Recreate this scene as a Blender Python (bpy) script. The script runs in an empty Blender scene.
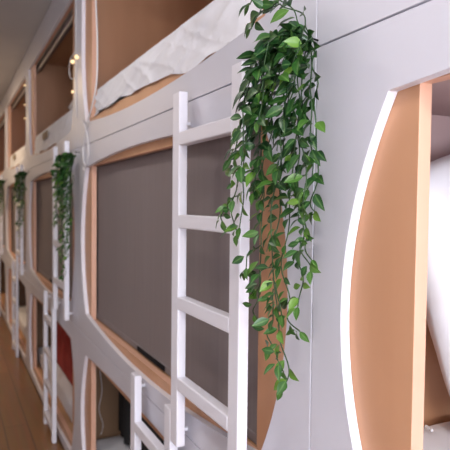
import bpy, bmesh, math, random
from mathutils import Vector, Matrix, noise as mnoise

scene = bpy.context.scene
COL = scene.collection
L = 2.02                       # length of one pod along the corridor
CEIL = 2.65

# ------------------------------------------------------------------ materials
def new_mat(name):
    m = bpy.data.materials.new(name); m.use_nodes = True
    return m, m.node_tree, m.node_tree.nodes['Principled BSDF']

def N(t, typ, **kw):
    n = t.nodes.new(typ)
    for k, v in kw.items(): setattr(n, k, v)
    return n

def mapped(t, scale):
    tc = N(t, 'ShaderNodeTexCoord'); mp = N(t, 'ShaderNodeMapping')
    mp.inputs['Scale'].default_value = scale
    t.links.new(tc.outputs['Object'], mp.inputs['Vector'])
    return mp.outputs['Vector']

def noisy(name, c1, c2, scale=(8, 8, 8), rough=.5, bump=0.0, bscale=200, detail=4, spec=.5, sheen=0):
    m, t, b = new_mat(name)
    v = mapped(t, scale)
    n = N(t, 'ShaderNodeTexNoise'); n.inputs['Scale'].default_value = 1.0; n.inputs['Detail'].default_value = detail
    t.links.new(v, n.inputs['Vector'])
    r = N(t, 'ShaderNodeValToRGB')
    r.color_ramp.elements[0].position = .3; r.color_ramp.elements[1].position = .7
    r.color_ramp.elements[0].color = (*c1, 1); r.color_ramp.elements[1].color = (*c2, 1)
    t.links.new(n.outputs['Fac'], r.inputs['Fac']); t.links.new(r.outputs['Color'], b.inputs['Base Color'])
    b.inputs['Roughness'].default_value = rough; b.inputs['Specular IOR Level'].default_value = spec
    if sheen: b.inputs['Sheen Weight'].default_value = sheen
    if bump:
        n2 = N(t, 'ShaderNodeTexNoise'); n2.inputs['Scale'].default_value = bscale; n2.inputs['Detail'].default_value = 3
        tc = N(t, 'ShaderNodeTexCoord'); t.links.new(tc.outputs['Object'], n2.inputs['Vector'])
        bp = N(t, 'ShaderNodeBump'); bp.inputs['Strength'].default_value = bump; bp.inputs['Distance'].default_value = .002
        t.links.new(n2.outputs['Fac'], bp.inputs['Height']); t.links.new(bp.outputs['Normal'], b.inputs['Normal'])
    return m

def emit(name, col, s):
    m, t, b = new_mat(name)
    b.inputs['Base Color'].default_value = (*col, 1)
    b.inputs['Emission Color'].default_value = (*col, 1); b.inputs['Emission Strength'].default_value = s
    return m

def planks(name):
    m, t, b = new_mat(name)
    v = mapped(t, (1, 1, 1))
    br = N(t, 'ShaderNodeTexBrick'); br.offset = .4
    br.inputs['Scale'].default_value = 1; br.inputs['Brick Width'].default_value = 1.2; br.inputs['Row Height'].default_value = .14
    br.inputs['Mortar Size'].default_value = .0025
    br.inputs['Color1'].default_value = (.40, .19, .07, 1); br.inputs['Color2'].default_value = (.31, .14, .05, 1)
    br.inputs['Mortar'].default_value = (.09, .05, .03, 1)
    t.links.new(v, br.inputs['Vector'])
    v2 = mapped(t, (2, 40, 2)); n = N(t, 'ShaderNodeTexNoise'); n.inputs['Scale'].default_value = 1; n.inputs['Detail'].default_value = 6
    t.links.new(v2, n.inputs['Vector'])
    mx = N(t, 'ShaderNodeMix', data_type='RGBA', blend_type='MULTIPLY'); mx.inputs['Factor'].default_value = .5
    t.links.new(br.outputs['Color'], mx.inputs['A']); t.links.new(n.outputs['Color'], mx.inputs['B'])
    t.links.new(mx.outputs['Result'], b.inputs['Base Color'])
    b.inputs['Roughness'].default_value = .32
    return m

def leafmat():
    m, t, b = new_mat('ivy_leaf')
    a = N(t, 'ShaderNodeAttribute', attribute_name='tone')       # x: leaf variety, y: 0 rim .. 1 midrib
    s = N(t, 'ShaderNodeSeparateColor'); t.links.new(a.outputs['Color'], s.inputs['Color'])
    r = N(t, 'ShaderNodeValToRGB'); cr = r.color_ramp
    cr.elements[0].position = 0; cr.elements[0].color = (.010, .048, .013, 1)
    cr.elements[1].position = 1; cr.elements[1].color = (.13, .27, .03, 1)
    e = cr.elements.new(.6); e.color = (.027, .105, .017, 1)
    t.links.new(s.outputs['Red'], r.inputs['Fac'])
    mx = N(t, 'ShaderNodeMix', data_type='RGBA'); mx.inputs['B'].default_value = (.16, .29, .085, 1)
    rr = N(t, 'ShaderNodeMapRange'); rr.inputs['From Min'].default_value = .75; rr.inputs['From Max'].default_value = 1.0
    rr.inputs['To Max'].default_value = .55
    t.links.new(s.outputs['Green'], rr.inputs['Value']); t.links.new(rr.outputs['Result'], mx.inputs['Factor'])
    t.links.new(r.outputs['Color'], mx.inputs['A']); t.links.new(mx.outputs['Result'], b.inputs['Base Color'])
    b.inputs['Roughness'].default_value = .38
    b.inputs['Subsurface Weight'].default_value = 0
    b.inputs['Transmission Weight'].default_value = 0
    return m

WHITE = noisy('white_lacquered_board', (.655, .655, .735), (.68, .68, .755), (3, 3, 3), .38, .04, 350)
WHITEP = noisy('white_painted_ladder', (.82, .81, .885), (.84, .835, .90), (3, 3, 3), .4, .04, 200)
WOOD = noisy('beech_veneer', (.57, .295, .162), (.63, .34, .195), (9, 9, 1.2), .45, .05, 300, 6)
WOODX = noisy('beech_veneer_lengthwise', (.50, .265, .135), (.57, .315, .17), (1.2, 9, 9), .5, .05, 300, 6)
WOODE = noisy('beech_edge', (.75, .43, .30), (.80, .475, .335), (30, 30, 2), .5, .05, 300, 6)
BLIND = noisy('taupe_blind_fabric', (.225, .188, .188), (.245, .205, .205), (60, 60, 2), .85, .15, 600)
GREYLAM = noisy('mauve_laminate', (.47, .335, .33), (.50, .36, .355), (5, 5, 5), .6)
ALU = noisy('brushed_aluminium', (.45, .44, .43), (.5, .49, .48), (40, 3, 3), .35)
ALU.node_tree.nodes['Principled BSDF'].inputs['Metallic'].default_value = .7
BLACK = noisy('black_plastic', (.008, .008, .01), (.012, .012, .014), (8, 8, 8), .8, spec=.15)
WOODL = noisy('darker_wood_lining', (.20, .115, .06), (.25, .145, .08), (9, 9, 1.2), .6, .05, 300, 6)  # darker wood tone for end and back panels of the lower row
SHEET = noisy('white_cotton', (.78, .78, .83), (.84, .84, .88), (6, 6, 6), .9, .15, 500)
CURT = noisy('charcoal_curtain', (.02, .021, .022), (.032, .033, .034), (30, 30, 3), .9, .2, 400)
RED = noisy('red_fabric', (.30, .02, .018), (.40, .035, .03), (10, 10, 10), .8, .2, 300)
TAN = noisy('tan_fabric', (.30, .23, .16), (.36, .28, .2), (20, 20, 20), .9)
CEILM = noisy('ceiling_paint', (.53, .52, .52), (.56, .55, .55), (2, 2, 2), .8, .05, 120)
WALLM = noisy('corridor_wall_paint', (.72, .71, .72), (.76, .75, .76), (2, 2, 2), .8, .05, 120)
FLOORM = planks('brown_floor_planks')
CABLE = noisy('white_cable', (.74, .73, .74), (.78, .77, .78), (8, 8, 8), .4)
STEM = noisy('ivy_stem', (.02, .055, .018), (.04, .09, .03), (40, 40, 40), .6)
LEAF = leafmat()
GLOW = emit('warm_reflection_glow', (1.0, .70, .36), 1.3)  # glowing beads stand in for warm reflections in the glossy panels
DAY = emit('daylight_pane', (.86, .92, 1.0), 3)
LAMP = emit('unseen_lamp_diffuser', (1.0, .9, .78), 4)

# ------------------------------------------------------------------ helpers
def obj(name, bm, mat, parent=None, smooth=False, bevel=0, mats=None):
    bmesh.ops.recalc_face_normals(bm, faces=bm.faces[:]) if not smooth == 'leaf' else None
    me = bpy.data.meshes.new(name); bm.to_mesh(me); bm.free()
    for m in (mats or [mat]): me.materials.append(m)
    if smooth:
        for p in me.polygons: p.use_smooth = True
    o = bpy.data.objects.new(name, me); COL.objects.link(o)
    if parent:
        o.parent = parent
        o.matrix_parent_inverse = Matrix.Translation(-Vector(parent.location))
    if bevel:
        b = o.modifiers.new('bevel', 'BEVEL'); b.width = bevel; b.segments = 2; b.limit_method = 'ANGLE'; b.angle_limit = math.radians(40)
    return o

def tag(o, label, cat, group=None):
    o['label'] = label; o['category'] = cat
    if group: o['group'] = group
    return o

def thing(name, loc, label, cat, group=None):
    o = bpy.data.objects.new(name, None); o.empty_display_size = .05; o.location = loc; COL.objects.link(o)
    return tag(o, label, cat, group)

def struct(o): o['kind'] = 'structure'; return o

def copy_tree(src, delta, parent=None):
    c = src.copy(); COL.objects.link(c)
    if parent is None: c.location = Vector(src.location) + Vector(delta)
    else: c.parent = parent; c.matrix_parent_inverse = src.matrix_parent_inverse.copy()
    for ch in src.children: copy_tree(ch, delta, c)
    return c

def box(bm, x0, x1, y0, y1, z0, z1, mi=0):
    vs = [bm.verts.new((x, y, z)) for x in (x0, x1) for y in (y0, y1) for z in (z0, z1)]
    for q in ((0, 1, 3, 2), (4, 6, 7, 5), (0, 4, 5, 1), (2, 3, 7, 6), (0, 2, 6, 4), (1, 5, 7, 3)):
        f = bm.faces.new([vs[i] for i in q]); f.material_index = mi
    return vs

def boxobj(name, dims, mat, parent=None, bevel=0):
    bm = bmesh.new(); box(bm, *dims); return obj(name, bm, mat, parent, bevel=bevel)

def smoothpath(pts, n=6):
    pts = [Vector(p) for p in pts]; out = []
    for i in range(len(pts) - 1):
        p0 = pts[max(i - 1, 0)]; p1 = pts[i]; p2 = pts[i + 1]; p3 = pts[min(i + 2, len(pts) - 1)]
        for k in range(n):
            t = k / n
            out.append(.5 * ((2 * p1) + (p2 - p0) * t + (2 * p0 - 5 * p1 + 4 * p2 - p3) * t * t + (3 * p1 - p0 - 3 * p2 + p3) * t ** 3))
    out.append(pts[-1]); return out

def tube(bm, path, r, seg=6):
    rings = []; up = Vector((.31, .77, .55))
    for i, p in enumerate(path):
        d = (path[min(i + 1, len(path) - 1)] - path[max(i - 1, 0)])
        d = d.normalized() if d.length > 1e-9 else Vector((0, 0, 1))
        a = d.cross(up).normalized(); b = d.cross(a)
        rings.append([bm.verts.new(p + r * (math.cos(2 * math.pi * k / seg) * a + math.sin(2 * math.pi * k / seg) * b)) for k in range(seg)])
    for A, B in zip(rings, rings[1:]):
        for k in range(seg): bm.faces.new((A[k], A[(k + 1) % seg], B[(k + 1) % seg], B[k]))
    bm.faces.new(rings[0][::-1]); bm.faces.new(rings[-1])

def cyl(bm, p, q, r, seg=12): tube(bm, [Vector(p), Vector(q)], r, seg)

# ------------------------------------------------------------------ pods
CORNER = .181
def side_margin(t, upper=False):
    if upper: return .087 + .094 * max(0, 1 - t / .5) ** 2
    return .081 + .100 * (2 * t - 1) ** 2

#        panel z        opening corners  bulge of bottom, top    inner rectangle    shell z          base top, ceiling underside
TIER = {'lower': dict(pz=(.012, .7725), op=(.070, .683), bulge=(.025, .022), rect=(.095, .668), sz=(0, .774), fl=.09, ce=.675),
        'middle': dict(pz=(.7755, 1.6735), op=(.882, 1.569), bulge=(.058, .035), rect=(.858, 1.575), sz=(.774, 1.675), fl=.856, ce=1.577),
        'upper': dict(pz=(1.6765, 2.645), op=(1.783, 2.470), bulge=(.037, .0), rect=(1.800, 2.480), sz=(1.675, 2.648), fl=1.798, ce=2.545)}

def frame_mesh(x0, x1, z0, z1, inner, y0, y1):
    """a board with a hole: inner is a list of 4 point lists (bottom, right, top, left), each n points, starting at its corner"""
    n = len(inner[0]); corners = [(x0, z0), (x1, z0), (x1, z1), (x0, z1)]
    bm = bmesh.new(); IN = []; OUT = []
    for s in range(4):
        a, b = corners[s], corners[(s + 1) % 4]
        for k in range(n):
            t = k / n; OUT.append((a[0] + (b[0] - a[0]) * t, a[1] + (b[1] - a[1]) * t)); IN.append(inner[s][k])
    V = {}
    for nm, lst, y in (('if', IN, y0), ('of', OUT, y0), ('ib', IN, y1), ('ob', OUT, y1)):
        V[nm] = [bm.verts.new((p[0], y, p[1])) for p in lst]
    m = len(IN)
    for i in range(m):
        j = (i + 1) % m
        bm.faces.new((V['of'][i], V['of'][j], V['if'][j], V['if'][i]))
        bm.faces.new((V['ob'][j], V['ob'][i], V['ib'][i], V['ib'][j]))
        f = bm.faces.new((V['if'][i], V['if'][j], V['ib'][j], V['ib'][i])); f.material_index = 1
        bm.faces.new((V['of'][j], V['of'][i], V['ob'][i], V['ob'][j]))
    return bm

def barrel(x0, x1, op, bulge, n, up=False):
    zb, zt = op; c = CORNER; ct = side_margin(1, up); w = x1 - x0; P = [[], [], [], []]
    for k in range(n):
        t = k / n
        P[0].append((x0 + c + (w - 2 * c) * t, zb - bulge[0] * 4 * t * (1 - t)))
        P[1].append((x1 - side_margin(t, up), zb + (zt - zb) * t))
        P[2].append((x1 - ct - (w - 2 * ct) * t, zt + bulge[1] * 4 * t * (1 - t)))
        P[3].append((x0 + side_margin(1 - t, up), zt - (zt - zb) * t))
    return P

def rect(x0, x1, z0, z1, n):
    P = [[], [], [], []]
    for k in range(n):
        t = k / n
        P[0].append((x0 + (x1 - x0) * t, z0)); P[1].append((x1, z0 + (z1 - z0) * t))
        P[2].append((x1 - (x1 - x0) * t, z1)); P[3].append((x0, z1 - (z1 - z0) * t))
    return P

def make_pod(k, tier, label, blind=True, curtain=False):
    """k = 0 is the module beside the camera (x 0..L); larger k lies further down the corridor"""
    x0, x1 = -L * k, -L * k + L; T = TIER[tier]
    t = thing('sleeping_pod', ((x0 + x1) / 2, .5, T['sz'][0]), label, 'sleeping pod', tier + ' row of sleeping pods')
    a, b = x0 + .0015, x1 - .0015
    obj('facade_panel', frame_mesh(a, b, *T['pz'], barrel(x0, x1, T['op'], T['bulge'], 28, tier == 'upper'), 0, .018), WHITE, t, bevel=.0012, mats=[WHITE, WHITEP])
    obj('inner_panel', frame_mesh(a, b, T['pz'][0], T['pz'][1], rect(x0 + .223, x1 - .223, *T['rect'], 2), 0.0185, .042), WOOD, t, bevel=.001, mats=[WOOD, WOODE])
    bm = bmesh.new(); s0, s1 = T['sz']; y0, y1 = .0425, 1.03
    box(bm, x0 + .001, x1 - .001, y0, y1, s0, T['fl'])
    bs = obj('base', bm, WOODX, t)
    bm = bmesh.new(); box(bm, x0 + .001, x1 - .001, y0, y1, T['ce'], s1)
    obj('pod_ceiling', bm, GREYLAM if tier == 'middle' else WOODX, t)
    for xa, xb in ((x0 + .001, x0 + .021), (x1 - .021, x1 - .001)):
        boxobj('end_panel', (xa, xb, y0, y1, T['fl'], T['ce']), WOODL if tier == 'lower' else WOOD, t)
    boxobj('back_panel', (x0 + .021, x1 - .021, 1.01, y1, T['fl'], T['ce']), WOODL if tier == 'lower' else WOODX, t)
    if k == 0 and tier == 'middle':
        boxobj('headboard', (x0 + .021, x0 + .027, .05, 1.0, 1.20, T['ce'] - .001), GREYLAM, t)
    r0, r1 = x0 + .05, x1 - .05
    if tier == 'middle' and blind:
        bl = obj('roller_blind', box_bm(r0, r1, .051, .0525, T['fl'] + .022, T['ce'] - .004), BLIND, t)
        obj('bottom_bar', box_bm(r0, r1, .048, .058, T['fl'] + .002, T['fl'] + .026), BLIND, bl, bevel=.003)
        obj('pull_handle', box_bm(x1 - 1.165, x1 - .875, 0.0432, .0475, T['fl'] + .007, T['fl'] + .024), BLACK, bl, bevel=.0015)
    if tier == 'upper':
        bm = bmesh.new(); cyl(bm, (r0, .085, 2.495), (r1, .085, 2.495), .026, 16)
        rb = obj('rolled_blind', bm, BLIND, t, smooth=True)
        obj('bottom_bar', box_bm(r0, r1, .055, .067, 2.440, 2.466), ALU, rb, bevel=.003)
        obj('blind_rail', box_bm(r0, r1, .045, .058, 2.485, 2.54), ALU, rb, bevel=.002)
    if curtain:
        bm = bmesh.new(); n = 160; rows = []
        for i in range(n + 1):
            x = x0 + .03 + (L - .07) * i / n; y = .205 + .013 * math.sin(i * .8) + .006 * math.sin(i * .37)
            rows.append((bm.verts.new((x, y, T['fl'] + .14)), bm.verts.new((x, y, T['ce'] - .005))))
        for A, B in zip(rows, rows[1:]): bm.faces.new((A[0], B[0], B[1], A[1]))
        c = obj('privacy_curtain', bm, CURT, t, smooth=True)
        so = c.modifiers.new('thick', 'SOLIDIFY'); so.thickness = .003
    return t

def box_bm(*d):
    bm = bmesh.new(); box(bm, *d); return bm

def mattress_bm(x0, x1, y0, y1, z0, z1, seed, amp=.006, nx=70, ny=26, nz=8):
    """a soft box: dense skin with rounded edges and creases"""
    bm = bmesh.new(); bmesh.ops.create_cube(bm, size=1)
    bmesh.ops.subdivide_edges(bm, edges=[e for e in bm.edges if abs(e.verts[0].co.x - e.verts[1].co.x) > .5], cuts=nx, use_grid_fill=True)
    bmesh.ops.subdivide_edges(bm, edges=[e for e in bm.edges if abs(e.verts[0].co.y - e.verts[1].co.y) > .5], cuts=ny, use_grid_fill=True)
    bmesh.ops.subdivide_edges(bm, edges=[e for e in bm.edges if abs(e.verts[0].co.z - e.verts[1].co.z) > .5], cuts=nz, use_grid_fill=True)
    r = .03; hx, hy, hz = (x1 - x0) / 2, (y1 - y0) / 2, (z1 - z0) / 2
    c = Vector(((x0 + x1) / 2, (y0 + y1) / 2, (z0 + z1) / 2))
    for v in bm.verts:
        p = Vector((v.co.x * 2 * hx, v.co.y * 2 * hy, v.co.z * 2 * hz))
        q = Vector((max(-hx + r, min(hx - r, p.x)), max(-hy + r, min(hy - r, p.y)), max(-hz + r, min(hz - r, p.z))))
        d = p - q
        if d.length > 1e-6: p = q + d.normalized() * r
        w = mnoise.noise(Vector((p.x * 5 + seed, p.y * 9, p.z * 14))) * amp + mnoise.noise(Vector((p.x * 16 + seed, p.y * 20 + p.x * 9, p.z * 10))) * amp * .5
        if d.length > 1e-6 and p.z > -hz + .01: p += d.normalized() * (w - amp)
        p.z = max(p.z, -hz); v.co = c + p
    return bm

def pillow_bm(w, h, th, seed=0, n=30, rc=.05, crease=None):
    """puffed cushion in the local XZ plane, thickness along Y"""
    bm = bmesh.new(); g = {}
    for sgn in (-1, 1):
        for i in range(n + 1):
            for j in range(n + 1):
                u, v = i / n * 2 - 1, j / n * 2 - 1
                rim = abs(u) > .999 or abs(v) > .999
                if rim and sgn == 1: g[sgn, i, j] = g[-1, i, j]; continue
                puff = ((1 - u ** 4) * (1 - v ** 4)) ** .55
                kx = 1 - .03 * (1 - v * v) * abs(u) ** 3 - rc * v ** 4 * abs(u); kz = 1 - .03 * (1 - u * u) * abs(v) ** 3 - rc * u ** 4 * abs(v)
                y = sgn * (th / 2 * puff + (mnoise.noise(Vector((u * 3 + seed, v * 3, sgn))) * .012 * puff))
                if crease is not None: y -= sgn * .010 * math.exp(-((v - crease - .1 * u) / .035) ** 2) * puff
                g[sgn, i, j] = bm.verts.new((u * w / 2 * kx, y, v * h / 2 * kz))
    for sgn in (-1, 1):
        for i in range(n):
            for j in range(n):
                bm.faces.new((g[sgn, i, j], g[sgn, i + 1, j], g[sgn, i + 1, j + 1], g[sgn, i, j + 1]))
    return bm

POD_LABELS = {
 (0, 'upper'): 'upper sleeping pod at the top right, only its blank white panel in view',
 (0, 'middle'): 'sleeping pod at right with open curved front, beech lining and white pillow inside',
 (0, 'lower'): 'lower sleeping pod under the open pod that holds the white pillow',
 (1, 'upper'): 'upper sleeping pod with white sheet over its front edge, above the big taupe blind',
 (1, 'middle'): 'sleeping pod closed by the large taupe blind, behind the big white ladder',
 (1, 'lower'): 'lower sleeping pod with dark curtain inside, under the pod with the largest taupe blind',
 (2, 'upper'): 'upper sleeping pod above the second hanging ivy, wooden inside with a white pillow',
 (2, 'middle'): 'sleeping pod with taupe blind just left of the second hanging ivy',
 (2, 'lower'): 'lower sleeping pod holding a red bag, behind the second pair of ladders',
 (3, 'upper'): 'small warmly lit upper sleeping pod just left of the upper pod with a pillow',
 (3, 'middle'): 'middle-row sleeping pod between the two smaller hanging ivies at far left',
 (3, 'lower'): 'lower sleeping pod at far left with a pale pillow near its front',
 (4, 'upper'): 'farthest upper sleeping pod, cut by the left edge of the picture',
 (4, 'middle'): 'farthest middle-row sleeping pod, behind the ivy at the left edge',
 (4, 'lower'): 'farthest lower sleeping pod, touching the left edge of the picture',
}
for k in range(5):
    for tier in ('lower', 'middle', 'upper'):
        make_pod(k, tier, POD_LABELS[k, tier], blind=k > 0, curtain=(tier == 'lower' and k == 1))

# ------------------------------------------------------------------ ladders
def ladder(upper):
    """built for module 1 (x -2.02..0)"""
    if upper:
        xl, xr, z0, z1 = -.577, -.237, .767, 1.690; rungs = [1.586 - .211 * i for i in range(4)]
        lab = 'big white ladder hanging in front of the largest taupe blind'
    else:
        xl, xr, z0, z1 = -.946, -.627, .001, .852; rungs = [.705 - .205 * i for i in range(4)]
        lab = 'short white ladder on the floor, its top just left of the big ladder'
    w, yf, yb = .047, -.046, -.022
    t = thing('bunk_ladder', ((xl + xr + w) / 2, -.034, z0), lab, 'ladder', ('upper' if upper else 'lower') + ' white ladders along the pods')
    for x in (xl, xr): obj('side_rail', box_bm(x, x + w, yf, yb, z0, z1), WHITEP, t, bevel=.003)
    for z in rungs: obj('rung', box_bm(xl + w - .001, xr + .001, yf - .0005, yb + .002, z - .034, z), WHITEP, t, bevel=.003)
    bz = (z0 + .03, 1.614) if upper else (z1 - .045,)
    for x in (xl, xr):
        for z in bz:
            bm = bmesh.new(); box(bm, x + .002, x + .012, -.0235, -.0002, z - .004, z + .004)
            obj('wall_spacer', bm, WHITEP, t)
    return t
LAB_U = {2: 'second white upper ladder from the right, half covered by the second ivy', 3: 'third white upper ladder from the right, behind the small ivy at far left', 4: 'farthest white upper ladder, at the left edge of the picture'}
LAB_L = {2: 'second white floor-standing ladder from the right, in front of the red bag', 3: 'third white floor-standing ladder from the right, by the pale pillow at far left', 4: 'farthest white floor-standing ladder, at the left edge of the picture'}
lu, ll = ladder(True), ladder(False)
for k in (2, 3, 4):
    c = copy_tree(lu, (-L * (k - 1) + .09, 0, .03)); c['label'] = LAB_U[k]
    c = copy_tree(ll, (-L * (k - 1) + .093, 0, 0)); c['label'] = LAB_L[k]

# ------------------------------------------------------------------ bedding
def mattress(k, tier, label, x_in=.028):
    x0 = -L * k; T = TIER[tier]; z0 = T['fl'] + .0015
    h = .125 if tier != 'middle' else .14
    t = obj('mattress', mattress_bm(x0 + x_in, x0 + L - .028, .062, .99, z0, z0 + h, k * 7.3 + z0, amp=.005), SHEET, smooth=True)
    return tag(t, label, 'mattress', 'white mattresses in the pods')
MLAB = {(0, 'middle'): 'white mattress under the pillow in the open pod at right',
        (1, 'upper'): 'white mattress with sheet draped over its edge, in the upper pod above the big blind',
        (2, 'upper'): 'white mattress with a tan tag in the upper pod second from the right',
        (3, 'upper'): 'white mattress with a tan tag in the small upper pod third from the right',
        (1, 'lower'): 'white mattress in the dark lower pod left of the short ladder',
        (2, 'lower'): 'creased white mattress under the red bag', (3, 'lower'): 'white mattress in the lower pod with the pale pillow at far left'}
for key, lab in MLAB.items():
    m = mattress(*key, lab)
    if key[1] == 'upper' and key[0] in (2, 3):
        x = -L * key[0] + .82
        obj('fabric_tag', box_bm(x, x + .20, .002, .0075, 1.835, 1.88), TAN, m)
    if key[1] == 'upper':
        kk = key[0]; far = kk > 1; ox = -L * (kk - 1)
        # the loose sheet over the front edge, hem hanging unevenly
        bm = bmesh.new(); nx, prof = 260, 26; grid = []
        def sstep(a, b, v): v = min(1, max(0, (v - a) / (b - a))); return v * v * (3 - 2 * v)
        for i in range(nx + 1):
            x = -2.02 + .05 + (L - .10) * i / nx; col = []; amp = .35 if far else .62
            inside = sstep(-1.79, -1.70, x) * (1 - sstep(-.33, -.235, x))
            t = min(1, max(0, (x + 2.02 - CORNER) / (L - 2 * CORNER))); edge = 1.783 - .037 * 4 * t * (1 - t)
            hem = 1.803 - .034 * inside * (1 if far else sstep(-1.15, -.50, x)) + inside * (.010 * mnoise.noise(Vector((x * 4.2, 3, 0))) + .004 * math.sin(x * 23) - .004)
            yb = .047 - .036 * inside
            for j in range(prof + 1):
                q = j / prof
                if q < .3: u = q / .3; y, z = .30 - .235 * u, 1.9275 + .003 * mnoise.noise(Vector((x * 7, u * 3, 0)))
                elif q < .45:
                    u = (q - .3) / .15 * math.pi / 2; y, z = .065 + (yb + .012 - .065) * math.sin(u), 1.903 + .0245 * math.cos(u)
                else: u = (q - .45) / .55; y, z = yb + .012 * (1 - u), 1.903 + (hem - 1.903) * u
                f = sstep(.3, .6, q) * inside
                fold = mnoise.noise(Vector((x * 5 + z * 9, z * 7, 1.7)))
                r1 = 1 - abs(mnoise.noise(Vector((x * 5.5 - z * 15, z * 2.5 + x, 5.1)))) * 2.4
                r2 = 1 - abs(mnoise.noise(Vector((x * 8 + z * 22, z * 3 - x, 9.4)))) * 3
                y += amp * f * (.010 * fold - .016 * max(0, r1) ** 3 - .010 * max(0, r2) ** 3 + .004)
                z = max(z, edge + .003)
                if z < 1.804 and inside > .5: y = min(y, .0165)
                col.append(bm.verts.new((x + ox, min(max(y, .0085 if far else .004), .3), z)))
            grid.append(col)
        for A, B in zip(grid, grid[1:]):
            for j in range(prof): bm.faces.new((A[j], A[j + 1], B[j + 1], B[j]))
        obj('draped_sheet', bm, SHEET, m, smooth=True)

def place_pillow(w, h, th, M, label, seed, **kw):
    bm = pillow_bm(w, h, th, seed, **kw); bmesh.ops.transform(bm, matrix=M, verts=bm.verts[:])
    return tag(obj('pillow', bm, SHEET, smooth=True), label, 'pillow', 'white pillows in the pods')
# propped against the headboard: pillow plane lies across the corridor direction
M = Matrix.Translation((.136, .395, 1.294)) @ Matrix.Rotation(math.radians(15), 4, 'X') @ Matrix.Rotation(math.radians(-6), 4, 'Y') @ Matrix.Rotation(math.radians(90), 4, 'Z')
place_pillow(.54, .50, .13, M, 'large white pillow propped up inside the open pod at right', 2, rc=.10, crease=.1)
M = Matrix.Translation((-2 * L + 1.45, .30, 1.930 + .085)) @ Matrix.Rotation(math.radians(90), 4, 'X')
place_pillow(.62, .40, .14, M, 'white pillow on the mattress of the upper pod second from the right', 5)
M = Matrix.Translation((-3 * L + 1.30, .30, .218 + .185)) @ Matrix.Rotation(math.radians(-14), 4, 'X')
place_pillow(.55, .36, .14, M, 'pale pillow standing in the lower pod at far left', 8)

# red bag standing in the third lower pod
bt = thing('duffel_bag', (-2 * L + 1.02, .27, .217), 'red bag on the creased mattress of the lower pod behind the second ladder', 'bag')
bm = mattress_bm(-2 * L + .50, -2 * L + 1.52, .12, .42, .218, .56, 3.3, .018, 40, 14, 12)
obj('bag_body', bm, RED, bt, smooth=True)
bm = bmesh.new(); cx = -2 * L + 1.02
tube(bm, smoothpath([(cx - .16, .2, .54), (cx - .13, .17, .60), (cx, .16, .62), (cx + .13, .17, .60), (cx + .16, .2, .54)], 6), .011, 8)
obj('carry_handle', bm, RED, bt, smooth=True)

# ------------------------------------------------------------------ fairy lights and cables
def bead_bm(p, r=.011):
    bm = bmesh.new(); bmesh.ops.create_uvsphere(bm, u_segments=10, v_segments=8, radius=r, matrix=Matrix.Translation(p)); return bm
def fairy(x, zs, label, loop=False):
    t = thing('fairy_lights', (x, -.008, zs[-1]), label, 'fairy lights', 'fairy lights between the upper pods')
    bm = bmesh.new()
    tube(bm, smoothpath([(x + .004 * math.sin(i * 1.7), -.004, 2.63 - i * .1) for i in range(9)], 3), .002, 6)
    if loop: tube(bm, smoothpath([(x - .02, -.004, 2.16), (x - .10, -.012, 2.14), (x - .125, -.014, 2.09), (x - .09, -.012, 2.04), (x - .02, -.004, 2.03)], 5), .0022, 6)
    obj('wire', bm, CABLE, t, smooth=True)
    for i, z in enumerate(zs):
        for dx in ((-.045, .055) if loop and i == 0 else (-.045 if loop else 0,)):
            obj('reflection_bead', bead_bm((x + dx, -.013, z), .010 if loop and i == 0 else .0065), GLOW, t, smooth=True)
fairy(-2.045, [2.115, 1.965], 'fairy-light wire with warm beads for reflections on the white strip above the second ivy', True)
fairy(-4.10, [2.37, 2.21, 2.10], 'fairy-light wire with small warm beads for reflections on the white strip between the two smallest upper pods')

bm = bmesh.new()
tube(bm, smoothpath([(-1.60, -.008, 2.44), (-1.60, -.01, 2.27), (-1.565, -.012, 2.1), (-1.57, -.012, 1.93), (-1.63, -.012, 1.85), (-1.76, -.008, 1.775), (-1.81, -.006, 1.74), (-1.865, -.006, 1.67), (-1.855, -.006, 1.60), (-1.80, -.006, 1.575)], 6), .0035, 8)
tube(bm, smoothpath([(-1.92, -.006, 1.80), (-1.84, -.006, 1.765), (-1.775, -.006, 1.70), (-1.755, -.006, 1.63), (-1.80, -.008, 1.575), (-1.84, -.012, 1.57), (-1.80, -.014, 1.555)], 6), .0035, 8)
tag(obj('loose_cable', bm, CABLE, smooth=True), 'thin white cable looped and tied at the left corner of the largest pod opening', 'cable')
bm = bmesh.new()
tube(bm, smoothpath([(-1.983, .10, .66), (-1.985, .105, .56), (-1.982, .115, .45), (-1.984, .10, .36), (-1.98, .12, .28), (-1.984, .11, .225)], 6), .0016, 6)
tag(obj('thin_cord', bm, CABLE, smooth=True), 'thin pale cord hanging on the wooden end wall of the dark lower pod', 'cord')
bm = bmesh.new()
for i in range(4):
    a = Vector((.076 + .0052 * i, .199 - .0012 * i, 1.0045)); tube(bm, [a, a + Vector((.0042, .0006, 0))], .003, 6)
tag(obj('drawstring', bm, CABLE, smooth=True), 'short twisted white drawstring on the mattress edge of the open pod at right', 'drawstring')

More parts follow.
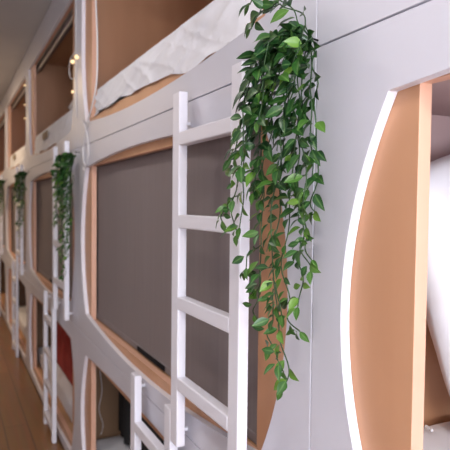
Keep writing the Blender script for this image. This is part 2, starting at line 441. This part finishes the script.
# ------------------------------------------------------------------ hanging ivy
def add_leaf(bm, lay, p, d, nrm, ln, wd, tone, curl, rnd):
    d = d.normalized(); s = d.cross(nrm)
    s = s.normalized() if s.length > 1e-4 else d.orthogonal().normalized()
    n = s.cross(d).normalized()
    W = [.0, .62, .98, 1.0, .80, .42, .0]; rows = []
    m = len(W) - 1
    for i, w in enumerate(W):
        t = i / m; c = p + d * ln * t + n * (-curl * ln * t * t)
        mid = bm.verts.new(c)
        if w == 0: rows.append((mid, mid, mid)); continue
        e = w * wd / 2; lift = n * e * .35
        rows.append((bm.verts.new(c - s * e + lift), mid, bm.verts.new(c + s * e + lift)))
    fs = []
    for A, B in zip(rows, rows[1:]):
        for a, b in ((0, 1), (1, 2)):
            vs = []
            for v in (A[a], A[b], B[b], B[a]):
                if v not in vs: vs.append(v)
            if len(vs) > 2: fs.append((bm.faces.new(vs), {A[1], B[1]}))
    for f, mids in fs:
        f.smooth = True
        for lp in f.loops: lp[lay] = (tone, 1.0 if lp.vert in mids else .0, 0, 1)

STRANDS = [
[(0.015,-0.02,1.685),(0.062,-0.075,1.646),(0.035,-0.075,1.588),(0.007,-0.075,1.494),(-0.016,-0.075,1.376),(-0.002,-0.075,1.24),(0.029,-0.075,1.161),(0.037,-0.075,1.098)],
[(0.015,-0.02,1.685),(0.012,-0.053,1.697),(-0.014,-0.085,1.671),(-0.054,-0.085,1.621),(-0.081,-0.085,1.537),(-0.105,-0.085,1.429),(-0.115,-0.085,1.36)],
[(0.015,-0.02,1.685),(0.062,-0.055,1.601),(0.07,-0.055,1.521),(0.061,-0.055,1.426),(0.041,-0.055,1.345),(0.048,-0.055,1.288),(0.038,-0.055,1.235)],
[(0.015,-0.02,1.685),(-0.015,-0.045,1.685),(-0.022,-0.07,1.633),(-0.043,-0.07,1.551),(-0.061,-0.07,1.446),(-0.058,-0.07,1.339),(-0.07,-0.07,1.247),(-0.08,-0.07,1.2)],
[(0.015,-0.02,1.685),(0.07,-0.05,1.616),(0.069,-0.05,1.569),(0.077,-0.05,1.489),(0.071,-0.05,1.41),(0.061,-0.05,1.386)],
[(0.015,-0.02,1.685),(0.015,-0.045,1.719),(-0.009,-0.07,1.739),(-0.069,-0.07,1.745),(-0.113,-0.07,1.729)],
[(0.002,-0.02,1.693),(-0.024,-0.04,1.74),(-0.042,-0.06,1.773),(-0.10,-0.06,1.798),(-0.138,-0.06,1.782)],
[(0.009,-0.02,1.686),(0.042,-0.09,1.633),(-0.03,-0.09,1.581),(-0.11,-0.09,1.549),(-0.125,-0.09,1.485),(-0.131,-0.09,1.411),(-0.129,-0.09,1.345)],
[(0.015,-0.02,1.685),(0.041,-0.06,1.605),(0.032,-0.06,1.509),(0.016,-0.06,1.41),(0.001,-0.06,1.308),(0.016,-0.06,1.225),(0.044,-0.06,1.195)],
[(0.015,-0.02,1.685),(0.033,-0.05,1.64),(0.027,-0.05,1.543),(0.018,-0.05,1.461),(0.042,-0.05,1.361),(0.066,-0.05,1.315)],
[(0.0,-0.08,1.26),(0.008,-0.085,1.225),(-0.001,-0.085,1.19),(-0.006,-0.085,1.158)],
[(-0.022,-0.02,1.691),(0.002,-0.075,1.652),(-0.022,-0.075,1.581),(-0.033,-0.075,1.497),(-0.066,-0.075,1.411)],
[(0.003,-0.02,1.684),(-0.005,-0.06,1.614),(-0.003,-0.06,1.529),(-0.016,-0.06,1.445),(-0.027,-0.06,1.341)],
[(0.009,-0.02,1.683),(0.043,-0.07,1.635),(0.028,-0.07,1.558),(0.073,-0.07,1.473),(0.075,-0.07,1.402)],
[(-0.006,-0.02,1.687),(-0.048,-0.055,1.693),(-0.032,-0.09,1.65),(-0.055,-0.09,1.585),(-0.078,-0.09,1.5)],
]
def ivy(dx, seed, label, step=.0215, squash=(1, 1), near=True):
    rnd = random.Random(seed); zh = 1.686 if near else 1.650
    t = thing('hanging_ivy', (dx + .015, -.03, 1.685), label, 'hanging plant', 'trailing ivies hanging on the pods')
    lines = [(S, 1) for k, S in enumerate(STRANDS) if near or k not in (5, 6)]
    for q in range(8 if near else 6):            # short sprays that thicken the crown
        x, z = rnd.uniform(-.09, .062), rnd.uniform(1.42, 1.63); y = rnd.uniform(-.115, -.05)
        lines.append(([(.012, -.022, 1.686), (.012 * .6 + x * .4, y * .8, 1.69 - rnd.uniform(0, .03)), (x * .8 + .003, y, (z + 1.66) / 2 + .01), (x, y, z)], 1.12))
    if near:                                      # little side twigs lower down
        for (x, y, z), (ex, ez) in (((.041, -.055, 1.345), (.085, 1.30)), ((.0, -.08, 1.28), (.052, 1.225)), ((-.06, -.07, 1.33), (-.10, 1.275)), ((.0, -.075, 1.30), (-.045, 1.25)), ((-.115, -.085, 1.42), (-.165, 1.37)), ((.03, -.085, 1.16), (.062, 1.135))):
            lines.append(([(x, y, z), ((x + ex) / 2, y - .012, (z + ez) / 2 + .012), (ex, y - .012, ez)], .9))
    for S, big in lines:
        S2 = [Vector((dx + .015 + (x - .015) * squash[0] + (0 if near else rnd.uniform(-.03, .012)), y, (1.685 if near else 1.645) + (min(z, 1.675 if not near else 9) - 1.685) * squash[1])) for x, y, z in S]
        path = smoothpath(S2, 8)
        ph = rnd.uniform(0, 6)
        for i, p in enumerate(path):
            a = min(1, i / 6); p.x += .005 * a * math.sin(i * .7 + ph); p.y += .004 * a * math.sin(i * .53 + ph * 2)
        bm = bmesh.new(); tube(bm, path, .0012, 5)
        st = obj('trailing_stem', bm, STEM, t, smooth=True)
        bm = bmesh.new(); lay = bm.loops.layers.float_color.new('tone')
        total = sum((q - p).length for p, q in zip(path, path[1:]))
        acc = 0; nxt = .014; side = 1
        for a, b in zip(path, path[1:]):
            seg = (b - a).length; acc += seg
            while acc >= nxt:
                pos = b - (b - a).normalized() * (acc - nxt)
                tip = acc > .85 * total
                dirn = (b - a).normalized()
                for q in range(2 if rnd.random() < .6 else 1):
                    side = -side
                    ang = rnd.uniform(-1.35, 1.35)
                    out = Vector((side * math.cos(ang) * .9, -abs(math.sin(ang)) * .8 - .12, rnd.uniform(-.7, .4)))
                    d = (out.normalized() * .85 + dirn * rnd.uniform(.1, .7)).normalized()
                    nr = Vector((rnd.uniform(-.9, .9), -1, rnd.uniform(-.3, 1.1)))
                    hi = max(0, min(1, (pos.z - 1.35) / .25))
                    ln = rnd.uniform(.021, .033) * big * (1 + .2 * hi); wd = ln * rnd.uniform(.43, .58)
                    p0 = pos + d * rnd.uniform(.002, .008)
                    if (p0 + d * ln).y > -.008: d.y -= .7; d.normalize()
                    tone = min(1, max(0, rnd.gauss(.42, .26) + (.25 if tip or pos.x < dx - .09 else 0) - .12 * hi))
                    add_leaf(bm, lay, p0, d, nr, ln, wd, tone, rnd.uniform(.05, .4), rnd)
                nxt += step * rnd.uniform(.7, 1.3)
        add_leaf(bm, lay, path[-1], (path[-1] - path[-3]).normalized() + Vector((0, -.1, -.2)), Vector((.5, -1, .2)), .024, .012, .7, .1, rnd)
        obj('leaves', bm, LEAF, st, smooth='leaf')
    bm = bmesh.new(); tube(bm, smoothpath([(dx + .004, -.0002, zh), (dx + .006, -.012, zh), (dx + .010, -.024, zh - .004), (dx + .012, -.020, zh + .006)], 5), .0018, 6)
    obj('hook', bm, BLACK, t, smooth=True)
    return t
ivy(0, 11, 'large green ivy trailing beside the big ladder, hanging at the panel corner')
ivy(-L + .05, 23, 'second hanging ivy, darker and mid-sized, over the second upper ladder', .024, (.98, 1.03), False)
ivy(-2 * L + .2, 31, 'small hanging ivy at far left, between two middle-row pods', .028, (1.2, .85), False)
ivy(-3 * L + .3, 47, 'tiniest hanging ivy, cut by the left edge of the picture', .028, (1.3, .75), False)

# ------------------------------------------------------------------ setting
XF, XN, YL = -9.2, 3.2, -1.25
def sbox(name, d, mat):
    return struct(boxobj(name, d, mat))
sbox('floor', (XF, XN, YL, 1.05, -.05, -.0005), FLOORM)
sbox('ceiling', (XF, XN, YL, 1.05, CEIL, CEIL + .05), CEILM)
sbox('wall_right', (XF, XN, 1.05, 1.1, 0, CEIL), WALLM)
sbox('wall_left', (XF, XN, YL - .05, YL, 0, CEIL), WALLM)
sbox('wall_far', (XF - .05, XF, YL, 1.05, 0, CEIL), WALLM)
# near wall with a window opening
bm = frame_mesh(YL, 1.05, 0, CEIL, rect(-1.1, .0, .5, 2.45, 2), 0, .05)
for v in bm.verts: v.co = Vector((XN + v.co.y, v.co.x, v.co.z))
struct(obj('wall_near', bm, WALLM))
w = struct(obj('window_1', box_bm(XN + .03, XN + .036, -1.1, .0, .5, 2.45), DAY))
bm = frame_mesh(-1.1, .0, .5, 2.45, rect(-1.05, -.05, .55, 2.4, 2), 0, .04)
for v in bm.verts: v.co = Vector((XN - .005 + v.co.y, v.co.x, v.co.z))
obj('window_frame', bm, WHITEP, w)
def unseen_ceiling_lamp(x, y, label):  # unseen lights, added to even out the light along the corridor
    t = thing('unseen_ceiling_light', (x, y, CEIL - .03), label, 'ceiling light', 'unseen ceiling lights along the corridor')
    bm = bmesh.new(); cyl(bm, (x, y, CEIL - .022), (x, y, CEIL - .0005), .11, 28); obj('housing', bm, WHITEP, t)
    bm = bmesh.new(); cyl(bm, (x, y, CEIL - .03), (x, y, CEIL - .0225), .095, 28); obj('diffuser', bm, LAMP, t)
    l = bpy.data.lights.new('unseen_ceiling_lamp', 'AREA'); l.shape = 'DISK'; l.size = .19; l.energy = LAMP_W; l.color = LAMP_C
    o = bpy.data.objects.new('unseen_ceiling_lamp', l); o.location = (x, y, CEIL - .034); COL.objects.link(o)
LAMP_W, LAMP_C = 7, (1.0, .93, .88)
unseen_ceiling_lamp(-1.2, -.85, 'unseen round ceiling light added over the corridor near the big ladder')
LAMP_W = 19
unseen_ceiling_lamp(1.2, -.85, 'unseen round ceiling light added over the corridor near the window')
LAMP_W, LAMP_C = 16, (1.0, .74, .48)
unseen_ceiling_lamp(-5.0, -.85, 'unseen round warm ceiling light over the middle of the corridor')
unseen_ceiling_lamp(-8.0, -.85, 'unseen round warm ceiling light at the far end of the corridor')

l = bpy.data.lights.new('window_daylight', 'AREA'); l.shape = 'RECTANGLE'; l.size = 1.0; l.size_y = 1.85; l.energy = 84; l.color = (.86, .90, 1.0)
o = bpy.data.objects.new('window_daylight', l); o.location = (XN - .02, -.55, 1.475)
o.rotation_euler = (0, math.radians(90), 0); COL.objects.link(o)
o.rotation_euler = Matrix(((0, 0, 1), (1, 0, 0), (0, 1, 0))).to_euler()    # emits along -X
wd = bpy.data.worlds.new('world'); scene.world = wd; wd.use_nodes = True
wd.node_tree.nodes['Background'].inputs[0].default_value = (.6, .66, .75, 1); wd.node_tree.nodes['Background'].inputs[1].default_value = .3

# ------------------------------------------------------------------ camera
cam = bpy.data.cameras.new('camera'); co = bpy.data.objects.new('camera', cam); COL.objects.link(co); scene.camera = co
R = Matrix(((0.44026512, 0.89779615, 0.01134445), (-0.03970787, 0.00684649, 0.99918788), (-0.89698936, 0.44035804, -0.03866384)))
co.matrix_world = Matrix.Translation((.81170, -.57114, 1.4)) @ Matrix((R[0], R[1], -R[2])).transposed().to_4x4()
cam.sensor_width = 36; cam.lens = 44.8; cam.shift_y = .0048; cam.clip_start = .02
cam.dof.use_dof = True; cam.dof.focus_distance = .95; cam.dof.aperture_fstop = 8

vs = scene.view_settings
vs.view_transform = 'Standard'; vs.look = 'None'; vs.gamma = 1; vs.use_curve_mapping = False; vs.exposure = 0.0
